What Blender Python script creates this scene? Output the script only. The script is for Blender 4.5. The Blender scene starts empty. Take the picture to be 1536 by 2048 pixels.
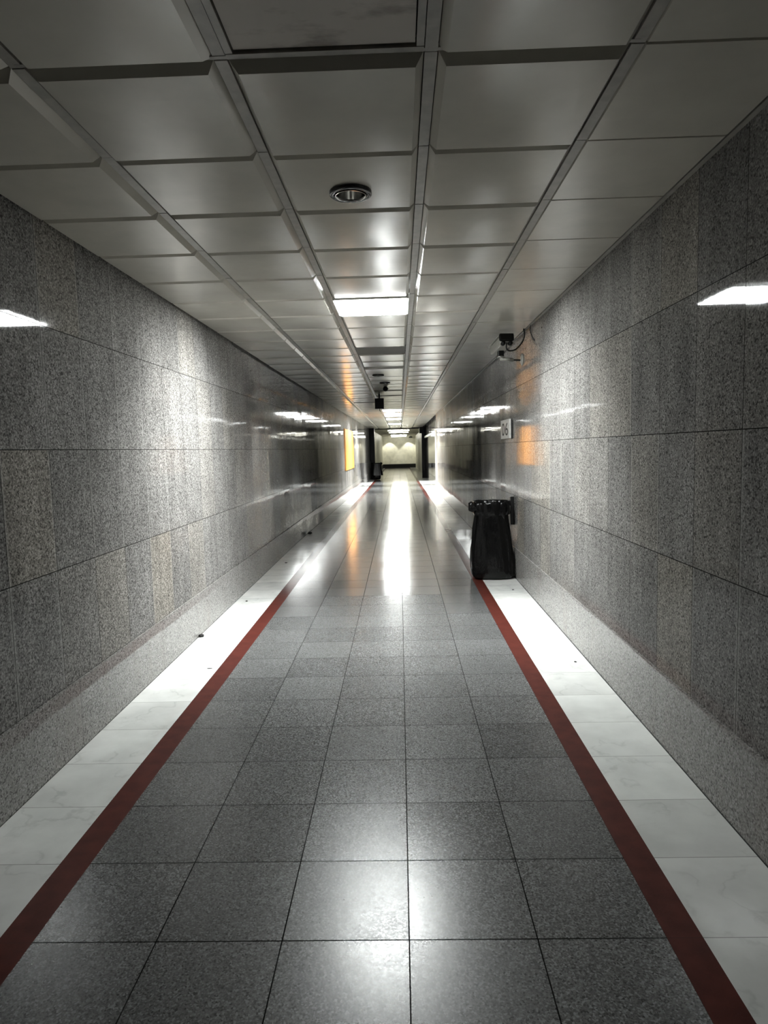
import bpy, bmesh, math, random
from mathutils import Vector, Matrix, noise
random.seed(7)
scene = bpy.context.scene
COL = scene.collection
PI = math.pi

# ------------------------------------------------------------------ dimensions (metres; +Y runs down the passage)
EYE = 1.55
CEIL = 2.712            # underside of the ceiling runners
LEFT, RIGHT = -1.725, 1.305
TILE, ROW0 = 0.4055, 1.974
PAN, PAN0 = 0.618, 2.09
RUN = (-1.113, -0.503, 0.121, 0.725)
KINK = 10.8

def floor_z(y):
    return 0.006*y if y < KINK else 0.006*KINK - 0.004*(y-KINK)

def left_x(y):
    pts = [(-6, LEFT), (12, LEFT), (36, -1.585), (60.2, -1.50)]
    for (a, xa), (b, xb) in zip(pts, pts[1:]):
        if y <= b:
            return xa + (xb-xa)*(y-a)/(b-a)
    return pts[-1][1]

# ------------------------------------------------------------------ scene object helpers
def tag(o, label=None, cat=None, group=None, kind=None):
    if label: o['label'] = label
    if cat: o['category'] = cat
    if group: o['group'] = group
    if kind: o['kind'] = kind
    return o

def empty(name, loc, label, cat, group=None):
    o = bpy.data.objects.new(name, None)
    o.empty_display_size = 0.05
    o.location = loc
    COL.objects.link(o)
    return tag(o, label, cat, group)

class MB:
    def __init__(self):
        self.bm = bmesh.new()
    def quad(self, pts, mi=0, smooth=False):
        f = self.bm.faces.new([self.bm.verts.new(p) for p in pts])
        f.material_index = mi; f.smooth = smooth
        return f
    def box(self, lo, hi, mi=0, mat=None, bevel=0.0):
        r = bmesh.ops.create_cube(self.bm, size=1.0)
        vs = r['verts']
        c = [(a+b)/2 for a, b in zip(lo, hi)]; s = [b-a for a, b in zip(lo, hi)]
        for v in vs:
            v.co = Vector((c[0]+v.co.x*s[0], c[1]+v.co.y*s[1], c[2]+v.co.z*s[2]))
        fs = {f for v in vs for f in v.link_faces}
        for f in fs: f.material_index = mi
        if bevel:
            es = list({e for v in vs for e in v.link_edges})
            rb = bmesh.ops.bevel(self.bm, geom=es, offset=bevel, segments=2, profile=0.5, affect='EDGES')
            vs = list({v for f in rb['faces'] for v in f.verts} | {v for v in vs if v.is_valid})
            for f in {f for v in vs for f in v.link_faces}: f.material_index = mi
        if mat is not None:
            for v in vs: v.co = mat @ v.co
        return self
    def lathe(self, prof, centre, axis='Z', seg=32, mi=0, mat=None, cap=True):
        rings = []
        for r, h in prof:
            ring = []
            for i in range(seg):
                a = 2*PI*i/seg
                p = Vector((r*math.cos(a), r*math.sin(a), h))
                if axis == 'X': p = Vector((p.z, p.x, p.y))
                if axis == 'Y': p = Vector((p.x, p.z, p.y))
                p = Vector(centre)+p if mat is None else mat @ p
                ring.append(self.bm.verts.new(p))
            rings.append(ring)
        for a, b in zip(rings, rings[1:]):
            for i in range(seg):
                j = (i+1) % seg
                f = self.bm.faces.new((a[i], a[j], b[j], b[i])); f.smooth = True; f.material_index = mi
        for ring, (r, h) in ((rings[0], prof[0]), (rings[-1], prof[-1])):
            if cap and r > 1e-5:
                f = self.bm.faces.new(ring); f.material_index = mi
        return self
    def tube(self, pts, rad, seg=10, mi=0):
        pts = [Vector(p) for p in pts]
        rings = []
        for i, p in enumerate(pts):
            d = (pts[min(i+1, len(pts)-1)] - pts[max(i-1, 0)]).normalized()
            up = Vector((0, 0, 1)) if abs(d.z) < .9 else Vector((1, 0, 0))
            u = d.cross(up).normalized(); w = d.cross(u)
            r = rad[i] if isinstance(rad, (list, tuple)) else rad
            rings.append([self.bm.verts.new(p + u*r*math.cos(2*PI*k/seg) + w*r*math.sin(2*PI*k/seg)) for k in range(seg)])
        for a, b in zip(rings, rings[1:]):
            for k in range(seg):
                f = self.bm.faces.new((a[k], a[(k+1) % seg], b[(k+1) % seg], b[k])); f.smooth = True; f.material_index = mi
        for r in (rings[0], rings[-1]):
            f = self.bm.faces.new(r); f.material_index = mi
        return self
    def build(self, name, mats, parent=None, weld=True):
        if weld: bmesh.ops.remove_doubles(self.bm, verts=self.bm.verts, dist=1e-6)
        bmesh.ops.recalc_face_normals(self.bm, faces=self.bm.faces)
        me = bpy.data.meshes.new(name)
        self.bm.to_mesh(me); self.bm.free()
        for m in (mats if isinstance(mats, (list, tuple)) else [mats]): me.materials.append(m)
        o = bpy.data.objects.new(name, me)
        COL.objects.link(o)
        if parent is not None:
            o.parent = parent
            o.matrix_parent_inverse = Matrix.Translation(parent.location).inverted() if parent.type == 'EMPTY' else Matrix()
        return o

def spline(pts, n=8):
    pts = [Vector(p) for p in pts]; out = []
    P = [pts[0]*2-pts[1]] + pts + [pts[-1]*2-pts[-2]]
    for i in range(1, len(P)-2):
        for k in range(n):
            t = k/n
            a, b, c, d = P[i-1], P[i], P[i+1], P[i+2]
            out.append(0.5*((2*b)+(c-a)*t+(2*a-5*b+4*c-d)*t*t+(-a+3*b-3*c+d)*t**3))
    out.append(pts[-1])
    return out

# ------------------------------------------------------------------ node helpers
class NT:
    def __init__(self, name):
        self.m = bpy.data.materials.new(name); self.m.use_nodes = True
        self.t = self.m.node_tree; self.t.nodes.clear()
        self.out = self.t.nodes.new('ShaderNodeOutputMaterial')
    def n(self, typ, **kw):
        nd = self.t.nodes.new(typ)
        for k, v in kw.items(): setattr(nd, k, v)
        return nd
    def link(self, a, b): self.t.links.new(a, b)
    def put(self, sock, v):
        if isinstance(v, bpy.types.NodeSocket): self.link(v, sock)
        else: sock.default_value = v
    def math(self, op, a, b=None, c=None, clamp=False):
        nd = self.n('ShaderNodeMath', operation=op); nd.use_clamp = clamp
        self.put(nd.inputs[0], a)
        if b is not None: self.put(nd.inputs[1], b)
        if c is not None: self.put(nd.inputs[2], c)
        return nd.outputs[0]
    def mix(self, f, a, b, mode='MIX'):
        nd = self.n('ShaderNodeMix', data_type='RGBA', blend_type=mode)
        self.put(nd.inputs[0], f)
        self.put(nd.inputs[6], a if isinstance(a, bpy.types.NodeSocket) else (*a, 1) if len(a) == 3 else a)
        self.put(nd.inputs[7], b if isinstance(b, bpy.types.NodeSocket) else (*b, 1) if len(b) == 3 else b)
        return nd.outputs[2]
    def remap(self, v, a, b, c, d):
        nd = self.n('ShaderNodeMapRange'); nd.clamp = True
        self.put(nd.inputs[0], v)
        for i, x in enumerate((a, b, c, d)): self.put(nd.inputs[i+1], x)
        return nd.outputs[0]
    def coords(self):
        tc = self.n('ShaderNodeTexCoord'); sp = self.n('ShaderNodeSeparateXYZ')
        self.link(tc.outputs['Object'], sp.inputs[0])
        return tc.outputs['Object'], sp.outputs[0], sp.outputs[1], sp.outputs[2]
    def comb(self, x, y, z=0.0):
        nd = self.n('ShaderNodeCombineXYZ')
        self.put(nd.inputs[0], x); self.put(nd.inputs[1], y); self.put(nd.inputs[2], z)
        return nd.outputs[0]
    def noise(self, vec, scale, detail=2.0, rough=0.5):
        nd = self.n('ShaderNodeTexNoise'); nd.inputs['Scale'].default_value = scale
        nd.inputs['Detail'].default_value = detail; nd.inputs['Roughness'].default_value = rough
        self.link(vec, nd.inputs['Vector']); return nd.outputs['Fac']
    def white(self, vec):
        nd = self.n('ShaderNodeTexWhiteNoise', noise_dimensions='3D'); self.link(vec, nd.inputs['Vector'])
        return nd.outputs['Value'], nd.outputs['Color']
    def voro(self, vec, scale):
        nd = self.n('ShaderNodeTexVoronoi'); nd.inputs['Scale'].default_value = scale
        self.link(vec, nd.inputs['Vector']); return nd.outputs['Distance'], nd.outputs['Color']
    def vec(self, op, a, b=None, scale=None):
        nd = self.n('ShaderNodeVectorMath', operation=op)
        self.put(nd.inputs[0], a)
        if b is not None: self.put(nd.inputs[1], b)
        if scale is not None: self.put(nd.inputs['Scale'], scale)
        return nd.outputs[0]
    def joint(self, c, off, period, half):
        """1 on the joint lines c = off + k*period (half-width half), else 0; also the cell index"""
        u = self.math('DIVIDE', self.math('SUBTRACT', c, off), period)
        fl = self.math('FLOOR', u)
        fr = self.math('SUBTRACT', u, fl)
        d = self.math('MINIMUM', fr, self.math('SUBTRACT', 1.0, fr))
        m = self.math('LESS_THAN', d, half/period)
        return m, fl, d
    def principled(self, **kw):
        b = self.n('ShaderNodeBsdfPrincipled')
        for k, v in kw.items():
            if isinstance(v, tuple) and len(v) == 3: v = (*v, 1)
            self.put(b.inputs[k.replace('_', ' ')], v)
        self.link(b.outputs[0], self.out.inputs[0])
        return b
    def bump(self, h, strength, dist=0.002, normal=None):
        nd = self.n('ShaderNodeBump'); nd.inputs['Strength'].default_value = strength
        nd.inputs['Distance'].default_value = dist
        self.link(h, nd.inputs['Height'])
        if normal is not None: self.link(normal, nd.inputs['Normal'])
        return nd.outputs[0]

def plain(name, col, rough=0.5, metal=0.0, bump=0.0, scale=60.0, **kw):
    t = NT(name); co, x, y, z = t.coords()
    nz = t.noise(co, scale, 3)
    c = t.mix(t.remap(nz, .3, .7, 0, 1), tuple(v*.85 for v in col), tuple(min(1, v*1.12) for v in col))
    args = dict(Base_Color=c, Roughness=rough, Metallic=metal)
    args.update(kw)
    if bump: args['Normal'] = t.bump(nz, bump)
    t.principled(**args)
    return t.m

def emitter(name, col, strength):
    t = NT(name); e = t.n('ShaderNodeEmission')
    e.inputs[0].default_value = (*col, 1); e.inputs[1].default_value = strength
    t.link(e.outputs[0], t.out.inputs[0]); return t.m

def granite_colour(t, co, dark, mid, light, scale=170):
    a = t.noise(co, scale, 3, .65)
    d, vc = t.voro(co, scale*1.1)
    sp = t.n('ShaderNodeSeparateColor'); t.link(vc, sp.inputs[0])
    c = t.mix(t.remap(a, .38, .62, 0, 1), dark, mid)
    c = t.mix(t.remap(sp.outputs[0], .72, .8, 0, .75), c, light)
    c = t.mix(t.remap(sp.outputs[1], .80, .86, 0, .8), c, tuple(v*.35 for v in dark))
    return c, a, sp.outputs[2]

def tilted_normal(t, rnd_col, amount):
    """every slab is set a hair out of true"""
    geo = t.n('ShaderNodeNewGeometry')
    v = t.vec('SUBTRACT', rnd_col, (.5, .5, .5))
    v = t.vec('SCALE', v, scale=amount)
    return t.vec('NORMALIZE', t.vec('ADD', geo.outputs['Normal'], v))

def wall_material(name, y0, period, seed):
    t = NT(name); co, x, y, z = t.coords()
    my, iy, dy = t.joint(y, y0, period, .0021)
    mz, iz, dz = t.joint(z, .385, .603, .0021)
    rv, rc = t.white(t.comb(iy, iz, seed))
    c, a, sp = granite_colour(t, co, (.115, .111, .106), (.228, .221, .212), (.33, .32, .31), 125)
    sep = t.n('ShaderNodeSeparateColor'); t.link(rc, sep.inputs[0])
    tint = t.mix(t.remap(sep.outputs[0], .55, .95, 0, 1), (1, 1, 1), (1.04, 1.0, .93))
    c = t.mix(1.0, c, tint, 'MULTIPLY')
    k = t.remap(rv, 0, 1, .87, 1.12)
    c = t.mix(1.0, c, t.comb(k, k, k), 'MULTIPLY')
    big = t.noise(co, 2.2, 4, .6)
    kk = t.remap(big, .3, .7, .84, 1.14)
    c = t.mix(1.0, c, t.comb(kk, kk, kk), 'MULTIPLY')
    strk = t.noise(t.comb(t.math('MULTIPLY', x, 2), t.math('MULTIPLY', y, 7.0), t.math('MULTIPLY', z, .9)), 1.3, 4, .6)
    k3 = t.remap(strk, .3, .7, .84, 1.13)
    c = t.mix(1.0, c, t.comb(k3, k3, k3), 'MULTIPLY')
    edge = t.remap(dy, .0, .05, .35, 0)          # polished arrises catch a little more dust
    eg = t.math('MULTIPLY', edge, t.math('GREATER_THAN', sep.outputs[1], .55))
    c = t.mix(eg, c, (.5, .49, .47))
    j = t.math('MAXIMUM', my, mz)
    c = t.mix(j, c, (.015, .014, .013))
    n0 = tilted_normal(t, rc, .006)
    wav = t.noise(t.comb(t.math('MULTIPLY', x, 1), t.math('MULTIPLY', y, 5), z), 1.6, 2)
    n1 = t.bump(wav, .08, .004, n0)
    n2 = t.bump(a, .10, .0006, n1)
    t.principled(Base_Color=c, Roughness=.7, Specular_IOR_Level=0.0, Normal=n2,
                 Coat_Weight=t.math('SUBTRACT', .52, t.math('MULTIPLY', j, .52)), Coat_Roughness=t.remap(sep.outputs[2], 0, 1, .028, .075), Coat_Normal=n1)
    return t.m

def skirting_material(name):
    t = NT(name); co, x, y, z = t.coords()
    my, iy, dy = t.joint(y, 4.63, 1.235, .0016)
    rv, rc = t.white(t.comb(iy, 3.0, 9.0))
    c, a, sp = granite_colour(t, co, (.165, .16, .153), (.28, .273, .262), (.37, .36, .35), 125)
    st = t.noise(t.comb(x, t.math('MULTIPLY', y, 3), t.math('MULTIPLY', z, .8)), 2.0, 4, .6)
    c = t.mix(t.remap(st, .5, .75, 0, .35), c, (.17, .14, .125))
    c = t.mix(my, c, (.03, .028, .025))
    n1 = tilted_normal(t, rc, .008)
    n2 = t.bump(a, .10, .0006, n1)
    t.principled(Base_Color=c, Roughness=.7, Specular_IOR_Level=0.0, Normal=n2, Coat_Weight=.7, Coat_Roughness=.04, Coat_Normal=n1)
    return t.m

def floor_granite():
    t = NT('floor_granite'); co, x, y, z = t.coords()
    mx, ix, dx = t.joint(x, -.006, .402, .0021)
    my, iy, dy = t.joint(y, ROW0, TILE, .0023)
    rv, rc = t.white(t.comb(ix, iy, 1.0))
    c, a, sp = granite_colour(t, co, (.044, .044, .043), (.122, .123, .121), (.22, .225, .23), 165)
    k = t.remap(rv, 0, 1, .84, 1.12)
    c = t.mix(1.0, c, t.comb(k, k, k), 'MULTIPLY')
    # scuff mark on one tile
    dsx = t.math('MULTIPLY', t.math('SUBTRACT', x, .125), 9.0); dsy = t.math('MULTIPLY', t.math('SUBTRACT', y, 7.26), 4.5)
    rr = t.math('SQRT', t.math('ADD', t.math('MULTIPLY', dsx, dsx), t.math('MULTIPLY', dsy, dsy)))
    blot = t.math('MULTIPLY', t.remap(rr, .35, 1.0, 1, 0), t.remap(t.noise(co, 24, 3), .45, .6, 0, 1))
    c = t.mix(t.math('MULTIPLY', blot, .8), c, (.03, .03, .028))
    j = t.math('MAXIMUM', mx, my)
    c = t.mix(j, c, (.008, .008, .0075))
    # the tiles from here on are polished, the nearer ones honed
    sep = t.n('ShaderNodeSeparateColor'); t.link(rc, sep.inputs[0])
    edge = t.math('ADD', t.math('MULTIPLY', t.math('FLOOR', t.math('MULTIPLY', sep.outputs[0], 2.99)), -.8), 16.0)
    pol = t.math('GREATER_THAN', iy, t.math('SUBTRACT', edge, 5.0))
    rough = t.math('ADD', t.remap(sp, 0, 1, .23, .32), t.math('MULTIPLY', pol, -.13))
    rough = t.math('ADD', rough, t.remap(sep.outputs[1], 0, 1, -.03, .04))
    open_ = t.math('SUBTRACT', 1.0, j)
    cw = t.math('MULTIPLY', t.math('MULTIPLY', pol, .65), open_)
    n0 = tilted_normal(t, rc, .006)
    n1 = t.bump(a, .16, .0010, n0)
    t.principled(Base_Color=c, Roughness=rough, Normal=n1, Specular_IOR_Level=t.math('MULTIPLY', open_, .42),
                 Coat_Weight=cw, Coat_Roughness=.17, Coat_Normal=n0)
    return t.m

def floor_marble():
    t = NT('white_marble'); co, x, y, z = t.coords()
    my, iy, dy = t.joint(y, ROW0, TILE, .0014)
    side = t.math('GREATER_THAN', x, 0)
    rv, rc = t.white(t.comb(iy, side, 4.0))
    w = t.n('ShaderNodeTexNoise'); w.inputs['Scale'].default_value = 3.0; w.inputs['Detail'].default_value = 5
    off = t.vec('ADD', co, t.vec('SCALE', rc, scale=7.0)); t.link(off, w.inputs['Vector'])
    v = t.math('ABSOLUTE', t.math('SUBTRACT', w.outputs['Fac'], .5))
    vein = t.remap(v, 0, .018, .42, 0)
    cloud = t.noise(off, 4.5, 4, .55)
    c = t.mix(t.remap(cloud, .35, .7, 0, 1), (.64, .645, .625), (.53, .535, .52))
    c = t.mix(t.math('MULTIPLY', vein, t.remap(cloud, .42, .62, 0, 1)), c, (.33, .34, .33))
    k = t.remap(rv, 0, 1, .9, 1.06)
    c = t.mix(1.0, c, t.comb(k, k, k), 'MULTIPLY')
    c = t.mix(my, c, (.2, .2, .19))
    n0 = tilted_normal(t, rc, .006)
    t.principled(Base_Color=c, Roughness=.7, Specular_IOR_Level=0.0, Normal=n0, Coat_Weight=t.remap(y, 6.4, 6.9, .12, .8), Coat_Roughness=.10, Coat_Normal=n0)
    return t.m

def floor_red():
    t = NT('red_stone'); co, x, y, z = t.coords()
    my, iy, dy = t.joint(y, ROW0, TILE*3, .0012)
    a = t.noise(co, 14, 4); b = t.noise(co, 190, 2)
    c = t.mix(t.remap(a, .3, .7, 0, 1), (.050, .0095, .0065), (.080, .018, .0125))
    c = t.mix(t.remap(b, .55, .75, 0, .5), c, (.08, .022, .018))
    c = t.mix(my, c, (.04, .012, .01))
    t.principled(Base_Color=c, Roughness=.5, Specular_IOR_Level=.12, Coat_Weight=t.remap(y, 6.0, 8.5, 0, .6), Coat_Roughness=.12)
    return t.m

def ceiling_paint(name, col, rough, stains=False):
    t = NT(name); co, x, y, z = t.coords()
    iu = t.math('FLOOR', t.math('DIVIDE', t.math('SUBTRACT', y, PAN0), PAN))
    iv = t.math('FLOOR', t.math('DIVIDE', t.math('SUBTRACT', x, .121), .62))
    rv, rc = t.white(t.comb(iu, iv, 2.0))
    big = t.noise(co, 2.6, 4, .6)
    c = t.mix(t.remap(big, .35, .7, 0, 1), col, tuple(v*.86 for v in col))
    if stains:
        s = t.noise(t.comb(t.math('MULTIPLY', x, .8), t.math('MULTIPLY', y, 1.6), z), 5.0, 5, .62)
        c = t.mix(t.remap(s, .5, .68, 0, .75), c, (.16, .12, .09))
    k = t.remap(rv, 0, 1, .93, 1.04)
    c = t.mix(1.0, c, t.comb(k, k, k), 'MULTIPLY')
    n0 = tilted_normal(t, rc, .008)
    wav = t.noise(co, 3.5, 2)
    n1 = t.bump(wav, .12, .006, n0)
    t.principled(Base_Color=c, Roughness=rough, Normal=n1, Specular_IOR_Level=.75)
    return t.m

M = {}
M['wall_l'] = wall_material('left_granite_slabs', 3.272, .4145, 1.0)
M['wall_r'] = wall_material('right_granite_slabs', 3.007, .4105, 5.0)
M['skirt'] = skirting_material('granite_skirting')
M['granite'] = floor_granite()
M['marble'] = floor_marble()
M['red'] = floor_red()
M['grout'] = plain('dark_gap', (.010, .010, .010), .9)
M['pan'] = ceiling_paint('enamelled_pan', (.62, .595, .52), .17)
M['pan_stain'] = ceiling_paint('stained_pan', (.52, .475, .42), .5, True)
M['pan_matt'] = ceiling_paint('matt_pan', (.33, .325, .29), .6)
M['runner'] = plain('grey_runner', (.36, .345, .31), .35, scale=20)
M['void'] = plain('ceiling_void', (.006, .006, .006), .95)
M['far_paint'] = plain('cream_paint', (.70, .69, .60), .45, scale=3)
M['far_ceil'] = plain('far_ceiling_paint', (.50, .49, .40), .5, scale=3)
M['black_base'] = plain('black_stone', (.005, .005, .005), .45, Specular_IOR_Level=.2)
M['black_pillar'] = plain('black_pillar_stone', (.0025, .0025, .003), .4, Specular_IOR_Level=.12)
M['end'] = plain('dark_end_paint', (.05, .05, .05), .7)
M['white_metal'] = plain('white_powder_coat', (.80, .80, .74), .35)
M['black_metal'] = plain('black_metal', (.010, .010, .010), .4)
M['black_plastic'] = plain('black_plastic', (.004, .004, .004), .4, Specular_IOR_Level=.25)
M['chrome'] = plain('chrome', (.62, .62, .60), .14, 1.0)
M['dark_chrome'] = plain('dark_chrome', (.10, .10, .10), .22, 1.0)
M['cam_body'] = plain('camera_housing', (.42, .41, .37), .4)
M['cable'] = plain('cable_sheath', (.012, .012, .012), .5)
M['bulb'] = plain('unlit_bulb_glass', (.55, .56, .56), .15)
M['plate'] = plain('sign_plate', (.82, .81, .77), .45, scale=30)
M['ink'] = plain('sign_ink', (.045, .04, .035), .6)
M['orange'] = plain('orange_board', (.74, .31, .062), .4, scale=4)
M['scrap'] = plain('dark_scrap', (.012, .011, .010), .8)
M['glass'] = plain('dark_shop_glass', (.09, .09, .088), .06)
M['lamp_near'] = emitter('lit_diffuser', (.96, 1.0, .985), 140.0)
M['lamp_mid'] = emitter('lit_diffuser_mid', (.97, 1.0, .98), 40.0)
M['tube'] = emitter('lit_tube', (1.0, .98, .84), 60.0)

def bag_material():
    t = NT('black_bin_bag'); co, x, y, z = t.coords()
    w = t.noise(t.comb(t.math('MULTIPLY', x, 3), t.math('MULTIPLY', y, 3), z), 9, 4, .6)
    w2 = t.noise(co, 40, 3)
    n = t.bump(w, .5, .02); n = t.bump(w2, .25, .004, n)
    t.principled(Base_Color=(.002, .002, .0021), Roughness=.19, Normal=n, Specular_IOR_Level=.3)
    return t.m
M['bag'] = bag_material()

# ------------------------------------------------------------------ THE SETTING
# floor: granite field, red strips, marble borders, dark gap at the walls
fb = MB()
ys = [-5.0, 0.0, 5.0, KINK, 24.0, 37.0, 60.2]
for a, b in zip(ys, ys[1:]):
    za, zb = floor_z(a), floor_z(b)
    def xs(y):
        return [left_x(y)-.10, left_x(y)+.016, -1.327, -1.209, .797, .909, RIGHT-.016, 1.55]
    xa, xb = xs(a), xs(b)
    for i, mi in enumerate((3, 1, 2, 0, 2, 1, 3)):
        if a >= 24.0 and i == 6: mi = 1
        fb.quad([(xa[i], a, za), (xa[i+1], a, za), (xb[i+1], b, zb), (xb[i], b, zb)], mi)
tag(fb.build('floor', [M['granite'], M['marble'], M['red'], M['grout']]),
    'grey granite tile floor with white marble borders and red strips', 'floor', kind='structure')

def wall_strip(mb, pts, z0, z1, thick, mi=0):
    """pts = (x, y) along the visible face; thick > 0 puts the solid behind it in +x"""
    for (xa, ya), (xb, yb) in zip(pts, pts[1:]):
        bm = mb.bm
        v = [bm.verts.new(p) for p in ((xa, ya, z0), (xb, yb, z0), (xb, yb, z1), (xa, ya, z1),
                                       (xa+thick, ya, z0), (xb+thick, yb, z0), (xb+thick, yb, z1), (xa+thick, ya, z1))]
        for q in ((0, 1, 2, 3), (4, 5, 6, 7), (0, 1, 5, 4), (3, 2, 6, 7), (0, 3, 7, 4), (1, 2, 6, 5)):
            bm.faces.new([v[i] for i in q]).material_index = mi

wl = MB()
wall_strip(wl, [(LEFT, -5.0), (LEFT, 12.0), (-1.585, 36.6)], -.3, 2.80, -.2, 0)
wall_strip(wl, [(-1.58, 36.6), (-1.50, 60.2)], -.4, 2.80, -.2, 1)
tag(wl.build('wall_left', [M['wall_l'], M['far_paint']]), 'polished grey granite wall on the left', 'wall', kind='structure')
wr = MB()
wall_strip(wr, [(RIGHT, -5.0), (RIGHT, 23.86)], -.3, 2.80, .25, 0)
wall_strip(wr, [(1.405, 23.86), (1.41, 37.0)], -.3, 2.80, .2, 0)
wall_strip(wr, [(1.412, 37.0), (1.42, 60.2)], -.4, 2.80, .2, 1)
tag(wr.build('wall_right', [M['wall_r'], M['far_paint']]), 'polished grey granite wall on the right', 'wall', kind='structure')
wb = MB().box((-1.7, 60.0, -.3), (1.65, 60.2, 2.8))
tag(wb.build('wall_back', M['far_paint']), 'cream wall closing the far end of the passage', 'wall', kind='structure')
wf = MB().box((-1.95, -5.2, -.3), (1.6, -5.0, 2.8))
tag(wf.build('wall_front', M['end']), 'dark wall behind the viewer', 'wall', kind='structure')

sl = MB(); sr = MB()
wall_strip(sl, [(LEFT+.012, -5.0), (LEFT+.012, 12.0), (-1.573, 36.0)], -.2, .385, -.05)
wall_strip(sr, [(RIGHT-.010, -5.0), (RIGHT-.010, 23.84)], -.2, .388, .05)
tag(sl.build('baseboard_left', M['skirt']), 'pale granite skirting along the left wall', 'baseboard', kind='structure')
tag(sr.build('baseboard_right', M['skirt']), 'pale granite skirting along the right wall', 'baseboard', kind='structure')
bb = MB().box((-1.52, 59.97, -.25), (1.45, 60.0, .22))
bb.box((-1.60, 37.0, -.25), (-1.49, 60.0, .2))
tag(bb.build('baseboard_back', M['black_base']), 'black skirting under the cream end wall', 'baseboard', kind='structure')

# ceiling: metal pans between runners
FAR = 37.6
cb = MB()
cb.box((-1.95, -5.2, 2.80), (1.65, 60.2, 2.9), 3)                          # dark slab above the pans
ROWS = range(-11, 58)
lit = {(2, 5)}
for k in (28, 29, 31, 32, 33, 34, 37, 38, 45, 46): lit.add((2, k))
HOLES = {(2, 1): (-.19, 3.085, .078), (2, 13): (-.30, 10.42, .074), (2, 15): (-.225, 11.66, .074)}
PANZ = CEIL-.021
HW = .019
edges_x = [LEFT, RUN[0], RUN[1], RUN[2], RUN[3], RIGHT]
def pan(mb, x0, x1, y0, y1, drop, ins, mi, hole=None, sag=.0):
    bm = mb.bm
    zt, zb = CEIL+.004, CEIL-drop
    o = [(x0, y0), (x1, y0), (x1, y1), (x0, y1)]
    i_ = [(x0+ins, y0+ins), (x1-ins, y0+ins), (x1-ins, y1-ins), (x0+ins, y1-ins)]
    up = [bm.verts.new((p[0], p[1], CEIL+.05)) for p in o]
    ov = [bm.verts.new((p[0], p[1], zt)) for p in o]
    iv = [bm.verts.new((p[0], p[1], zb)) for p in i_]
    for a, b in ((up, ov), (ov, iv)):
        for q in range(4):
            bm.faces.new((a[q], a[(q+1) % 4], b[(q+1) % 4], b[q])).material_index = mi
    if hole:
        cx, cy, r = hole
        cv = [bm.verts.new((cx+r*math.cos(2*PI*q/28), cy+r*math.sin(2*PI*q/28), zb)) for q in range(28)]
        es = [bm.edges.get((iv[q], iv[(q+1) % 4])) for q in range(4)]
        es += [bm.edges.new((cv[q], cv[(q+1) % 28])) for q in range(28)]
        r_ = bmesh.ops.triangle_fill(bm, edges=es, use_beauty=True)
        for g in r_['geom']:
            if isinstance(g, bmesh.types.BMFace): g.material_index = mi
    else:
        n = 6
        grid = {}
        for a in range(n+1):
            for b in range(n+1):
                u, v = a/n, b/n
                s = sag*(1-(2*u-1)**2)*(1-(2*v-1)**2)
                vv = bm.verts.new((x0+ins+(x1-x0-2*ins)*u, y0+ins+(y1-y0-2*ins)*v, zb-s))
                grid[a, b] = vv
        for a in range(n):
            for b in range(n):
                f = bm.faces.new((grid[a, b], grid[a+1, b], grid[a+1, b+1], grid[a, b+1]))
                f.material_index = mi; f.smooth = True
for k in ROWS:
    y0 = PAN0+k*PAN; y1 = y0+PAN
    if y1 > FAR-.05: continue
    g = .005
    for c in range(5):
        if (c, k) in lit: continue
        x0 = edges_x[c] + (HW+.003 if c > 0 else .006)
        x1 = edges_x[c+1] - (HW+.003 if c < 4 else .028)
        jit = random.uniform(-.0015, .0015)
        if c == 4:
            pan(cb, x0, x1, y0+.002, y1-.003, .004+jit, .0035, 0)
        elif (c, k) == (2, -1):
            # odd panel set up inside a flat frame
            cb.box((x0, y1-.03, CEIL-.004), (x1, y1-.006, CEIL+.02), 2)
            cb.box((x0, y0+.01, CEIL-.004), (x0+.022, y1-.034, CEIL+.02), 2)
            cb.box((x1-.022, y0+.01, CEIL-.004), (x1, y1-.034, CEIL+.02), 2)
            cb.box((x0+.026, y0+.01, CEIL+.004), (x1-.026, y1-.038, CEIL+.03), 1)
        elif (c, k) == (2, 9):
            cb.box((x0+.004, y0+.01, CEIL-.012), (x1-.004, y1-.012, CEIL+.02), 4)
        else:
            d = .021+jit+(.007 if k == 0 else 0)
            if (c, k) == (2, 12): d += .02
            if (c, k) in ((2, 18), (2, 20), (1, 23)): d += .012
            pan(cb, x0, x1, y0+g, y1-g, d, .024, 0, HOLES.get((c, k)), .004)
    # cross bar above the joint
    cb.box((LEFT, y0-.016, CEIL+.012), (RIGHT-.03, y0+.016, CEIL+.03), 3)
cb.box((RUN[1], PAN0-.02, CEIL-.002), (RUN[2], PAN0-.004, CEIL+.01), 2)
cb.box((RUN[0], PAN0-.02, CEIL-.002), (RUN[1], PAN0-.004, CEIL+.01), 2)
cb.box((RUN[2], PAN0-.02, CEIL-.002), (RUN[3], PAN0-.004, CEIL+.01), 2)
for r in RUN:
    k = -11
    while PAN0+k*PAN < FAR-.7:                                       # runner is laid in lengths with a hairline joint
        a = PAN0+k*PAN
        dz = random.uniform(-.001, .001)
        cb.box((r-HW, a+.004, CEIL-.001+dz), (r+HW, a+PAN-.002, CEIL+.016+dz), 2)
        k += 1
cb.box((-1.60, FAR+.18, 2.69), (1.43, 60.1, 2.78), 5)                  # plain ceiling of the far lobby
tag(cb.build('ceiling', [M['pan'], M['pan_stain'], M['runner'], M['void'], M['pan_matt'], M['far_ceil']], weld=False),
    'suspended ceiling of square enamelled metal panels', 'ceiling', kind='structure')
tr = MB().box((RIGHT-.024, -5.0, CEIL-.006), (RIGHT-.0005, 23.8, CEIL-.002))
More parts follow.
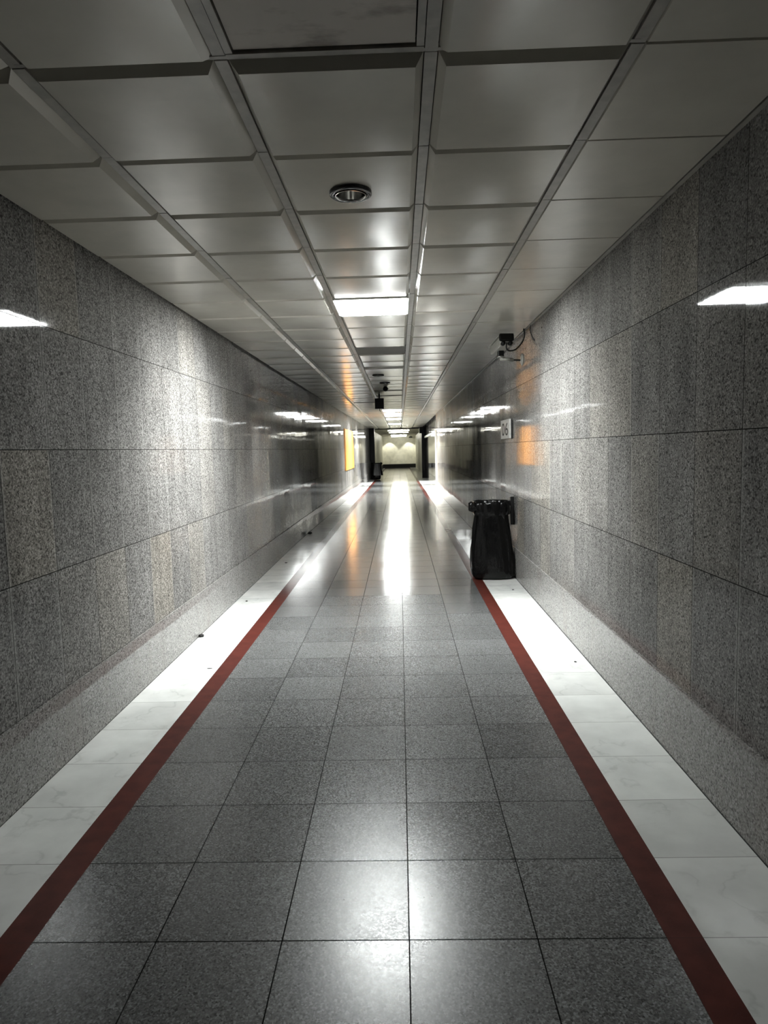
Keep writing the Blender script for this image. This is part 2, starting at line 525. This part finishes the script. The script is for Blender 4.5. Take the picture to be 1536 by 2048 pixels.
tr.box((RIGHT-.003, -5.0, CEIL-.002), (RIGHT-.0005, 23.8, CEIL+.03))
tag(tr.build('trim_1', M['runner']), 'thin metal angle where the ceiling meets the right wall', 'trim', kind='structure')
bmx = MB().box((-1.72, FAR, 2.655), (1.41, FAR+.18, 2.80))
tag(bmx.build('trim_2', M['black_base']), 'dark beam across the ceiling before the far lobby', 'trim', kind='structure')

# white framed shop front set back in the right wall
wn = empty('window_1', (1.36, 24.0, 0), None, None)
wn['kind'] = 'structure'; wn['label'] = 'white framed glazed front set back in the right wall'; wn['category'] = 'window'
z24 = floor_z(24)
MB().box((1.265, 23.86, z24-.02), (1.372, 24.0, 2.19)).build('window_frame', M['white_metal'], wn)
MB().box((1.335, 24.02, 2.10), (1.372, 35.9, 2.19)).build('top_rail', M['white_metal'], wn)
MB().box((1.380, 24.02, -.06), (1.392, 35.9, 2.10)).build('pane', M['glass'], wn)

# ------------------------------------------------------------------ LIGHTS
def panel_light(k0, k1, mat, label, group=None, watts=None, lip=.026):
    if watts is None: watts = 42.0*(k1-k0+1)
    y0 = PAN0+k0*PAN+.006; y1 = PAN0+(k1+1)*PAN-.006
    x0, x1 = RUN[1]+HW+.004, RUN[2]-HW-.004
    t = empty('ceiling_light', ((x0+x1)/2, (y0+y1)/2, CEIL-.03), label, 'ceiling light', group)
    f = MB()
    for lo, hi in (((x0, y0), (x0+.014, y1)), ((x1-.014, y0), (x1, y1)), ((x0+.014, y0), (x1-.014, y0+.014)), ((x0+.014, y1-.014), (x1-.014, y1))):
        f.box((lo[0], lo[1], CEIL-.030), (hi[0], hi[1], CEIL+.06))
    f.build('frame', M['white_metal'], t)
    d = MB(); d.box((x0+.015, y0+.015, CEIL-lip), (x1-.015, y1-.015, CEIL-.004), bevel=.006)
    d.build('diffuser', mat, t)
    ld = bpy.data.lights.new('panel_boost', 'AREA'); ld.shape = 'RECTANGLE'  # added area light under the diffuser, strengthens the panel's downward light
    ld.size = x1-x0-.05; ld.size_y = y1-y0-.05; ld.spread = math.radians(112); ld.energy = watts; ld.color = (.97, 1.0, .985)
    lo = bpy.data.objects.new('panel_boost', ld); COL.objects.link(lo); lo.location = ((x0+x1)/2, (y0+y1)/2, CEIL-lip-.002)
    return t
def beam(x, y, tx, tz, watts, deg):
    # added spot without a fixture, hung below the ceiling to brighten a wall or floor
    ld = bpy.data.lights.new('added_spot', 'SPOT'); ld.energy = watts; ld.spot_size = math.radians(deg); ld.spot_blend = 1.0
    ld.color = (.97, 1.0, .985); ld.shadow_soft_size = .12
    lo = bpy.data.objects.new('added_spot', ld); COL.objects.link(lo); lo.location = (x, y, CEIL-.17)
    lo.rotation_euler = (Vector((tx, y, tz))-lo.location).to_track_quat('-Z', 'Y').to_euler()
panel_light(5, 5, M['lamp_near'], 'square lit ceiling panel nearest the viewer, before the wall camera', watts=.01, lip=.036)
beam(-.19, 5.48, LEFT, 1.35, 480, 92)
beam(-.19, 5.48, RIGHT, 1.35, 350, 92)
beam(-.19, 5.48, -.19, 0, 400, 84)
G2 = 'long lit panels far down the ceiling'
panel_light(28, 29, M['lamp_mid'], 'first long lit ceiling panel beyond the hanging black box', G2)
panel_light(31, 34, M['lamp_mid'], 'second and longest lit ceiling panel beyond the hanging black box', G2)
panel_light(37, 38, M['lamp_mid'], 'third long lit ceiling panel beyond the hanging black box', G2)
panel_light(45, 46, M['lamp_mid'], 'short lit ceiling panel just before the dark beam', G2)
for yy in (22.4, 26.0):  # added spots brightening both walls around the far panels
    beam(-.19, yy, left_x(yy), 1.2, 800, 95)
    beam(-.19, yy, RIGHT, 1.2, 650, 95)
for yy in (27.0, 31.0):  # added downward spots brightening the far floor
    beam(-.19, yy, -.1, 0, 3000, 95)
for i, (y, lab) in enumerate(((39.6, 'nearest'), (44.1, 'second'), (53.2, 'third'), (58.4, 'farthest'))):
    t = empty('tube_light', (-.03, y, 2.69), '%s of the four strip lights in the far lobby ceiling' % lab, 'strip light', 'strip lights in the far lobby')
    MB().box((-.68, y-.09, 2.655), (.62, y+.09, 2.689), bevel=.006).build('housing', M['white_metal'], t)
    MB().tube([(-.65, y, 2.632), (.59, y, 2.632)], .022, 12).build('tube', M['tube'], t)

def downlight(x, y, r, label, group=None):
    t = empty('downlight', (x, y, PANZ), label, 'downlight', group)
    MB().lathe([(r+.016, PANZ), (r+.016, PANZ-.014), (r+.008, PANZ-.019), (r-.002, PANZ-.019), (r-.006, PANZ-.012), (r-.006, PANZ)], (x, y, 0), seg=40, cap=False).build('trim_ring', M['dark_chrome'], t)
    MB().lathe([(r-.009, PANZ-.021), (r-.013, PANZ-.021), (r-.015, PANZ-.010), (r-.022, PANZ+.035), (r-.036, PANZ+.08), (.001, PANZ+.085)], (x, y, 0), seg=40, cap=False).build('reflector', M['chrome'], t)
    for s in (-1, 1):
        MB().lathe([(.0001, PANZ+.022), (.008, PANZ+.024), (.010, PANZ+.03), (.010, PANZ+.080), (.0001, PANZ+.082)], (x+s*.015, y+.01, 0), seg=14).build('bulb', M['bulb'], t)
    return t
downlight(-.19, 3.085, .078, 'round chrome recessed downlight, unlit, nearest the viewer')
downlight(-.30, 10.42, .074, 'unlit downlight seen as the nearer dark oval before the hanging box', 'dark downlights before the hanging box')
downlight(-.225, 11.66, .074, 'unlit downlight seen as the farther dark oval before the hanging box', 'dark downlights before the hanging box')

for s, side in ((-1, 'left'), (1, 'right')):
    x = -.02+s*.86
    t = empty('wall_washer', (x, 59.35, 2.69), 'small round lit lamp at the %s of the far lobby ceiling' % side, 'downlight', 'lamps washing the end wall')
    MB().lathe([(.07, 2.69), (.07, 2.672), (.055, 2.668), (.05, 2.685), (.0001, 2.686)], (x, 59.35, 0), seg=24).build('lamp_ring', M['white_metal'], t)
    ld = bpy.data.lights.new('washer_beam', 'SPOT'); ld.energy = 120; ld.spot_size = math.radians(78); ld.spot_blend = .35
    ld.color = (1.0, .97, .82); ld.shadow_soft_size = .04
    lo = bpy.data.objects.new('washer_beam', ld); COL.objects.link(lo)
    lo.location = (x, 59.35, 2.66); lo.rotation_euler = (math.radians(14), 0, 0)

# ------------------------------------------------------------------ PILLARS
def pillar(x0, x1, y0, y1, label, cap=None):
    z = floor_z((y0+y1)/2)-.03
    t = empty('pillar', ((x0+x1)/2, (y0+y1)/2, z+.03), label, 'pillar')
    MB().box((x0, y0, z), (x1, y1, 2.70), bevel=.012).build('shaft', M['black_pillar'], t)
    if cap:
        MB().box(cap[0], cap[1], bevel=.01).build('capital', M['black_pillar'], t)
pillar(-1.575, -1.335, 36.0, 36.6, 'black stone pillar against the left wall, bin bag at its foot')
pillar(1.205, 1.40, 36.2, 36.9, 'black stone pillar against the right wall by the white frame',
       ((1.08, 35.95, 2.36), (1.40, 36.19, 2.69)))

# ------------------------------------------------------------------ ORANGE BOARD, SIGN
ob = MB()
def lx(y): return left_x(y)+.001
a, b = 20.5, 23.9
ob_v = [(lx(a), a), (lx(b), b)]
wall_strip(ob, ob_v, .93, 2.21, .03)
tag(ob.build('advertising_board', M['orange']), 'bright orange upright board on the left wall', 'board')

sg = empty('number_sign', (RIGHT-.01, 8.15, 1.75), 'white plate numbered 06 on the right wall above the near bin bag', 'sign')
sp_ = MB().box((RIGHT-.034, 7.82, 1.640), (RIGHT-.012, 8.47, 1.866), bevel=.003).build('plate', M['plate'], sg)
MB().box((RIGHT-.012, 7.80, 1.634), (RIGHT-.001, 8.44, 1.855)).build('shadow_backing', M['black_metal'], sg)  # black, shifted down and nearer: stands in for the plate's shadow on the wall
def glyph(ch, yc, zc, w, h):
    cu = bpy.data.curves.new('glyph', 'FONT'); cu.body = ch; cu.extrude = .001; cu.align_x = 'CENTER'; cu.align_y = 'CENTER'
    o = bpy.data.objects.new('glyph', cu); COL.objects.link(o)
    bpy.context.view_layer.update()
    me = bpy.data.meshes.new_from_object(o.evaluated_get(bpy.context.evaluated_depsgraph_get()))
    bpy.data.objects.remove(o)
    xs_ = [v.co.x for v in me.vertices]; ys_ = [v.co.y for v in me.vertices]
    for v in me.vertices:
        u = (v.co.x-min(xs_))/(max(xs_)-min(xs_))-.5 if False else None
    x0, x1, y0, y1 = min(xs_), max(xs_), min(ys_), max(ys_)
    for v in me.vertices:
        u = (v.co.x-x0)/(x1-x0)-.5; q = (v.co.y-y0)/(y1-y0)-.5
        v.co = Vector((RIGHT-.0345-v.co.z, yc-u*w, zc+q*h))
    me.materials.append(M['ink'])
    g = bpy.data.objects.new('digit', me); COL.objects.link(g); g.parent = sp_
glyph('0', 8.27, 1.752, .20, .150)
glyph('6', 8.01, 1.752, .20, .150)

# ------------------------------------------------------------------ CAMERAS
# bullet camera on a bracket, seen from behind
bc = empty('security_camera', (RIGHT-.01, 7.14, 2.45), 'white box security camera on a wall bracket, seen from behind', 'camera')
rear, front = Vector((1.085, 6.80, 2.603)), Vector((1.035, 7.20, 2.553))
d = (front-rear).normalized(); u = d.cross(Vector((0, 0, 1))).normalized(); w = u.cross(d)
R = Matrix(((u.x, d.x, w.x, rear.x), (u.y, d.y, w.y, rear.y), (u.z, d.z, w.z, rear.z), (0, 0, 0, 1)))
L = (front-rear).length
MB().box((-.062, .01, -.048), (.062, L, .040), mat=R, bevel=.016).build('housing', M['cam_body'], bc)
MB().box((-.072, -.005, .041), (.072, L+.05, .052), mat=R, bevel=.004).build('sunshield', M['cam_body'], bc)
rc_ = MB().box((-.074, -.025, -.018), (.074, .012, .058), mat=R, bevel=.014).build('rear_cap', M['black_plastic'], bc)
for s in (-.036, .036):
    MB().lathe([(.0001, -.03), (.020, -.026), (.022, .0), (.022, .014)], (0, 0, 0), seg=14, mat=R @ Matrix.Translation((s, 0, -.040)) @ Matrix.Rotation(-PI/2, 4, 'X')).build('cable_gland', M['black_plastic'], rc_)
k0 = Vector((1.065, 7.05, 2.47))
MB().box((k0.x-.030, k0.y-.03, k0.z), (k0.x+.030, k0.y+.03, 2.545), bevel=.008).build('knuckle', M['black_plastic'], bc)
MB().lathe([(.0001, -.012), (.036, -.012), (.04, -.004), (.04, .004), (.0001, .006)], (k0.x-.005, k0.y, k0.z), seg=24).build('swivel_disc', M['chrome'], bc)
MB().tube([(k0.x, k0.y, 2.448), (1.20, 7.12, 2.443)], .018, 14).build('arm', M['cam_body'], bc)
MB().tube([(1.19, 7.118, 2.442), (1.285, 7.14, 2.44)], .008, 10).build('arm_rod', M['black_metal'], bc)
MB().lathe([(.0001, -.022), (.03, -.022), (.062, -.008), (.062, -.001), (.0001, -.001)], (RIGHT, 7.14, 2.445), axis='X', seg=24).build('wall_plate', M['cam_body'], bc)
pts = spline([(1.082, 6.76, 2.565), (1.072, 6.72, 2.51), (1.10, 6.74, 2.485), (1.17, 6.78, 2.50), (1.24, 6.82, 2.57), (1.27, 6.84, 2.64), (1.262, 6.83, 2.712)])
tag(MB().tube(pts, .0075, 8).build('cable', M['cable']), 'thick black cable looping from the wall camera up to the ceiling edge', 'cable')
pts = spline([(1.292, 6.62, 2.715), (1.288, 6.64, 2.66), (1.296, 6.60, 2.60), (1.303, 6.50, 2.54)])
tag(MB().tube(pts, .0035, 8).build('cable', M['cable']), 'thin dark cable end hanging on the wall right of the camera loop', 'cable')
tag(MB().lathe([(.0001, -.006), (.008, -.005), (.009, 0)], (RIGHT, 6.18, 2.604), axis='X', seg=12).build('wall_plug', M['black_plastic']),
    'tiny black plug in the right wall beside the hanging thin cable', 'plug')

# black box hanging under the ceiling
hb = empty('hanging_box', (-.39, 14.0, CEIL), 'black box hanging on a short pole from the ceiling', 'box')
MB().box((-.485, 13.93, 2.385), (-.300, 14.12, 2.600), bevel=.008).build('housing', M['black_plastic'], hb)
MB().tube([(-.395, 14.02, 2.598), (-.395, 14.02, 2.70)], .017, 12).build('pole', M['black_metal'], hb)
MB().lathe([(.0001, 2.692), (.05, 2.692), (.055, 2.70), (.0001, 2.702)], (-.395, 14.02, 0), seg=24).build('ceiling_plate', M['black_metal'], hb)
MB().tube([(-.385, 13.96, 2.386), (-.385, 13.96, 2.342), (-.36, 13.96, 2.335)], .006, 8).build('antenna', M['black_metal'], hb)
dm = empty('dome_camera', (-.23, 12.3, PANZ), 'small black ball camera under the ceiling beside the hanging box', 'camera')
MB().lathe([(.0001, PANZ-.012), (.03, PANZ-.012), (.033, PANZ-.007), (.0001, PANZ-.0065)], (-.23, 12.3, 0), seg=20).build('base', M['black_plastic'], dm)
MB().lathe([(.047*math.sin(PI*i/12)+1e-4, PANZ-.050-.047*math.cos(PI*i/12)) for i in range(13)], (-.23, 12.3, 0), seg=24).build('ball', M['black_plastic'], dm)
MB().tube([(-.185, 12.3, PANZ-.047), (-.155, 12.3, PANZ-.045)], [.009, .004], 8).build('lens', M['black_plastic'], dm)
fc = empty('security_camera', (1.02, 59.6, 2.68), 'tiny dark camera at the top right of the far end wall', 'camera')
MB().box((.86, 59.5, 2.52), (1.16, 59.66, 2.62), bevel=.01).build('housing', M['black_plastic'], fc)
MB().tube([(1.02, 59.58, 2.62), (1.02, 59.58, 2.689)], .03, 10).build('mount', M['black_metal'], fc)

# ------------------------------------------------------------------ BIN BAGS ON WALL HOLDERS
def bag_shell(profile, cx, cy, z0, n=96, expo=3.2, wr=.015, seed=0.0):
    """profile: (z, half width x, half depth y, shift x); closed at the bottom"""
    mb = MB(); bm = mb.bm; rings = []
    for (z, hx, hy, sx) in profile:
        ring = []
        for i in range(n):
            a = 2*PI*i/n
            ca, sa = math.cos(a), math.sin(a)
            px = math.copysign(abs(ca)**(2/expo), ca); py = math.copysign(abs(sa)**(2/expo), sa)
            f = noise.noise(Vector((ca*2.2+seed, sa*2.2, z*2.0)))*wr*1.6 + noise.noise(Vector((ca*7+seed, sa*7, z*3.0)))*wr*.9
            f += math.sin(a*13+seed+3*noise.noise(Vector((ca, sa, z*2))))*wr*.35
            s = 1+f/max(hx, hy, .05)
            ring.append(bm.verts.new((cx+sx+px*hx*s, cy+py*hy*s, z0+z+noise.noise(Vector((ca*3, sa*3, z*5+seed)))*.006*(1 if z > .05 else 0))))
        rings.append(ring)
    for a, b in zip(rings, rings[1:]):
        for i in range(n):
            f = bm.faces.new((a[i], a[(i+1) % n], b[(i+1) % n], b[i])); f.smooth = True
    f = bm.faces.new(rings[0])
    return mb

# near bag
zf = floor_z(7.68)
hold = empty('bag_holder', (RIGHT-.01, 7.80, zf+.95), 'black wall bracket with hoop holding the near bin bag open', 'holder')
MB().box((1.262, 7.72, zf+.60), (1.304, 7.79, zf+.925), bevel=.006).build('wall_bar', M['black_metal'], hold)
MB().box((1.235, 7.725, zf+.82), (1.265, 7.785, zf+.88), bevel=.005).build('hinge', M['black_metal'], hold)
hoop = [(1.045+.185*math.cos(2*PI*i/36), 7.72+.185*math.sin(2*PI*i/36), zf+.865) for i in range(37)]
MB().tube(hoop, .008, 8).build('hoop', M['black_metal'], hold)

bagp = empty('trash_bag', (1.05, 7.70, zf), 'tall empty-topped black plastic bag hanging at the right wall, nearest the viewer', 'trash bag')
prof = [(.004, .17, .15, .02), (.006, .215, .185, .015), (.03, .243, .212, .010), (.10, .246, .215, .006), (.20, .246, .21, .004), (.32, .236, .20, .0),
        (.46, .222, .19, -.003), (.58, .208, .185, -.008), (.68, .196, .18, -.012), (.74, .188, .178, -.014), (.765, .196, .186, -.012), (.80, .200, .19, -.012),
        (.86, .200, .192, -.012), (.878, .196, .188, -.012)]
bag_shell(prof, 1.040, 7.70, zf, seed=1.3).build('body', M['bag'], bagp)
rim = [(.735, .207, .198, -.012), (.75, .214, .204, -.012), (.79, .211, .201, -.012), (.85, .206, .199, -.012), (.880, .202, .194, -.012), (.884, .195, .187, -.012), (.872, .185, .178, -.012), (.70, .172, .165, -.012)]
mb = bag_shell(rim, 1.046, 7.70, zf, seed=4.1)
for f in list(mb.bm.faces):
    if len(f.verts) > 4: mb.bm.faces.remove(f)
mb.build('folded_rim', M['bag'], bagp)
# gathered ear tied off at the left
mb = MB(); bm = mb.bm
axis = [((.875, 7.55, zf+.795), .020, .020), ((.845, 7.545, zf+.812), .018, .024), ((.823, 7.54, zf+.826), .016, .048), ((.800, 7.535, zf+.836), .018, .060), ((.776, 7.53, zf+.838), .016, .054), ((.762, 7.53, zf+.834), .008, .044)]
rings = []
for (p, ry, rz) in axis:
    ring = []
    for i in range(24):
        a = 2*PI*i/24
        q = 1+.22*math.sin(5*a+p[0]*40)
        ring.append(bm.verts.new((p[0]+.004*math.sin(3*a), p[1]+ry*q*math.cos(a), p[2]+rz*(1+.06*math.sin(4*a))*math.sin(a))))
    rings.append(ring)
for a, b in zip(rings, rings[1:]):
    for i in range(24):
        bm.faces.new((a[i], a[(i+1) % 24], b[(i+1) % 24], b[i])).smooth = True
bm.faces.new(rings[0]); bm.faces.new(rings[-1])
mb.build('tied_ear', M['bag'], bagp)

# far bag at the foot of the left pillar
zf2 = floor_z(35.4)
h2 = empty('bag_holder', (-1.58, 35.5, zf2+.9), 'black bracket holding the far bin bag in front of the left pillar', 'holder')
MB().box((-1.585, 35.6, zf2+.60), (-1.55, 35.68, zf2+.96), bevel=.006).build('wall_bar', M['black_metal'], h2)
hoop = [(-1.235+.26*math.cos(2*PI*i/32), 35.35+.2*math.sin(2*PI*i/32), zf2+.86) for i in range(33)]
MB().tube(hoop, .01, 8).build('hoop', M['black_metal'], h2)
b2 = empty('trash_bag', (-1.235, 35.35, zf2), 'black bin bag with spread skirt at the foot of the left pillar', 'trash bag')
prof = [(.012, .13, .12, 0), (.02, .17, .15, 0), (.10, .205, .18, 0), (.30, .215, .19, 0), (.60, .23, .2, 0), (.86, .26, .21, 0)]
bag_shell(prof, -1.235, 35.35, zf2, n=48, seed=7.7).build('body', M['bag'], b2)
skirt = [(.235, .335, .29, .01), (.26, .325, .28, .01), (.45, .30, .25, 0), (.70, .265, .225, 0), (.84, .262, .215, 0), (.885, .27, .21, 0), (.87, .25, .2, 0), (.75, .22, .18, 0)]
mb = bag_shell(skirt, -1.235, 35.35, zf2, n=48, seed=2.2)
for f in list(mb.bm.faces):
    if len(f.verts) > 4: mb.bm.faces.remove(f)
mb.build('spread_skirt', M['bag'], b2)
MB().tube([(-1.03, 35.33, zf2+.89), (-1.0, 35.33, zf2+.885), (-.95, 35.33, zf2+.85), (-.935, 35.33, zf2+.80)], [.02, .04, .045, .01], 12).build('tied_ear', M['bag'], b2)

# ------------------------------------------------------------------ LITTER
def scrap(x, y, sx, sy, sz, label, seed, mat='scrap', group=None):
    bm = bmesh.new()
    bmesh.ops.create_icosphere(bm, subdivisions=3, radius=1.0)
    z = floor_z(y)
    for v in bm.verts:
        f = 1+.35*noise.noise(v.co*1.7+Vector((seed, 0, 0)))
        v.co = Vector((x+v.co.x*sx*f, y+v.co.y*sy*f, z+max(0.0, sz*(v.co.z*f*.5+.45))))
    for f in bm.faces: f.smooth = True
    me = bpy.data.meshes.new('litter_scrap'); bm.to_mesh(me); bm.free()
    me.materials.append(M[mat])
    o = bpy.data.objects.new('litter_scrap', me); COL.objects.link(o)
    tag(o, label, 'litter', group)
scrap(-1.690, 5.43, .022, .02, .026, 'black lump on the marble against the left skirting, with nothing beside it', 1)
scrap(-1.655, 12.0, .038, .05, .045, 'dark blob at the foot of the left wall, mirrored in the skirting', 2)
scrap(-1.60, 6.70, .012, .014, .008, 'small black speck on the left marble just past the black lump', 3)
scrap(-1.39, 4.62, .018, .006, .004, 'thin dark sliver on the left marble beside the red strip', 4)
scrap(-1.57, 8.93, .017, .016, .010, 'dark speck on the left marble where the glare starts', 5)
scrap(1.16, 6.98, .012, .012, .006, 'dark fleck on the right marble just before the bin bag', 6)
scrap(1.20, 4.62, .009, .012, .005, 'dark fleck on the right marble close to the skirting', 8)

# ------------------------------------------------------------------ CAMERA, WORLD, RENDER SETTINGS
F, VP, ROLL = 1340.0, (799.0, 898.0), math.radians(1.5)
cy = Vector((VP[0]-768, 1024-VP[1], -F)).normalized()
u = (-math.sin(ROLL), math.cos(ROLL))
cz = Vector((u[0], u[1], -(cy.x*u[0]+cy.y*u[1])/cy.z)).normalized()
cx = cy.cross(cz)
cam = bpy.data.cameras.new('camera')
cam.sensor_fit = 'VERTICAL'; cam.sensor_height = 36.0; cam.lens = F/2048*36.0
cam.clip_start = .02; cam.clip_end = 200
co = bpy.data.objects.new('camera', cam); COL.objects.link(co)
R3 = Matrix((cx, cy, cz)).to_4x4()
co.matrix_world = Matrix.Translation((0, 0, EYE)) @ R3
scene.camera = co

wd = bpy.data.worlds.new('world'); scene.world = wd
wd.use_nodes = True
bg = wd.node_tree.nodes.get('Background')
bg.inputs[0].default_value = (0, 0, 0, 1); bg.inputs[1].default_value = 0

vs = scene.view_settings
vs.view_transform = 'Standard'; vs.look = 'None'; vs.gamma = 1.0; vs.exposure = 0.0
vs.use_curve_mapping = False
scene.cycles.use_denoising = True
scene.cycles.max_bounces = 10
scene.cycles.diffuse_bounces = 4
scene.cycles.glossy_bounces = 3
scene.cycles.sample_clamp_indirect = 12.0
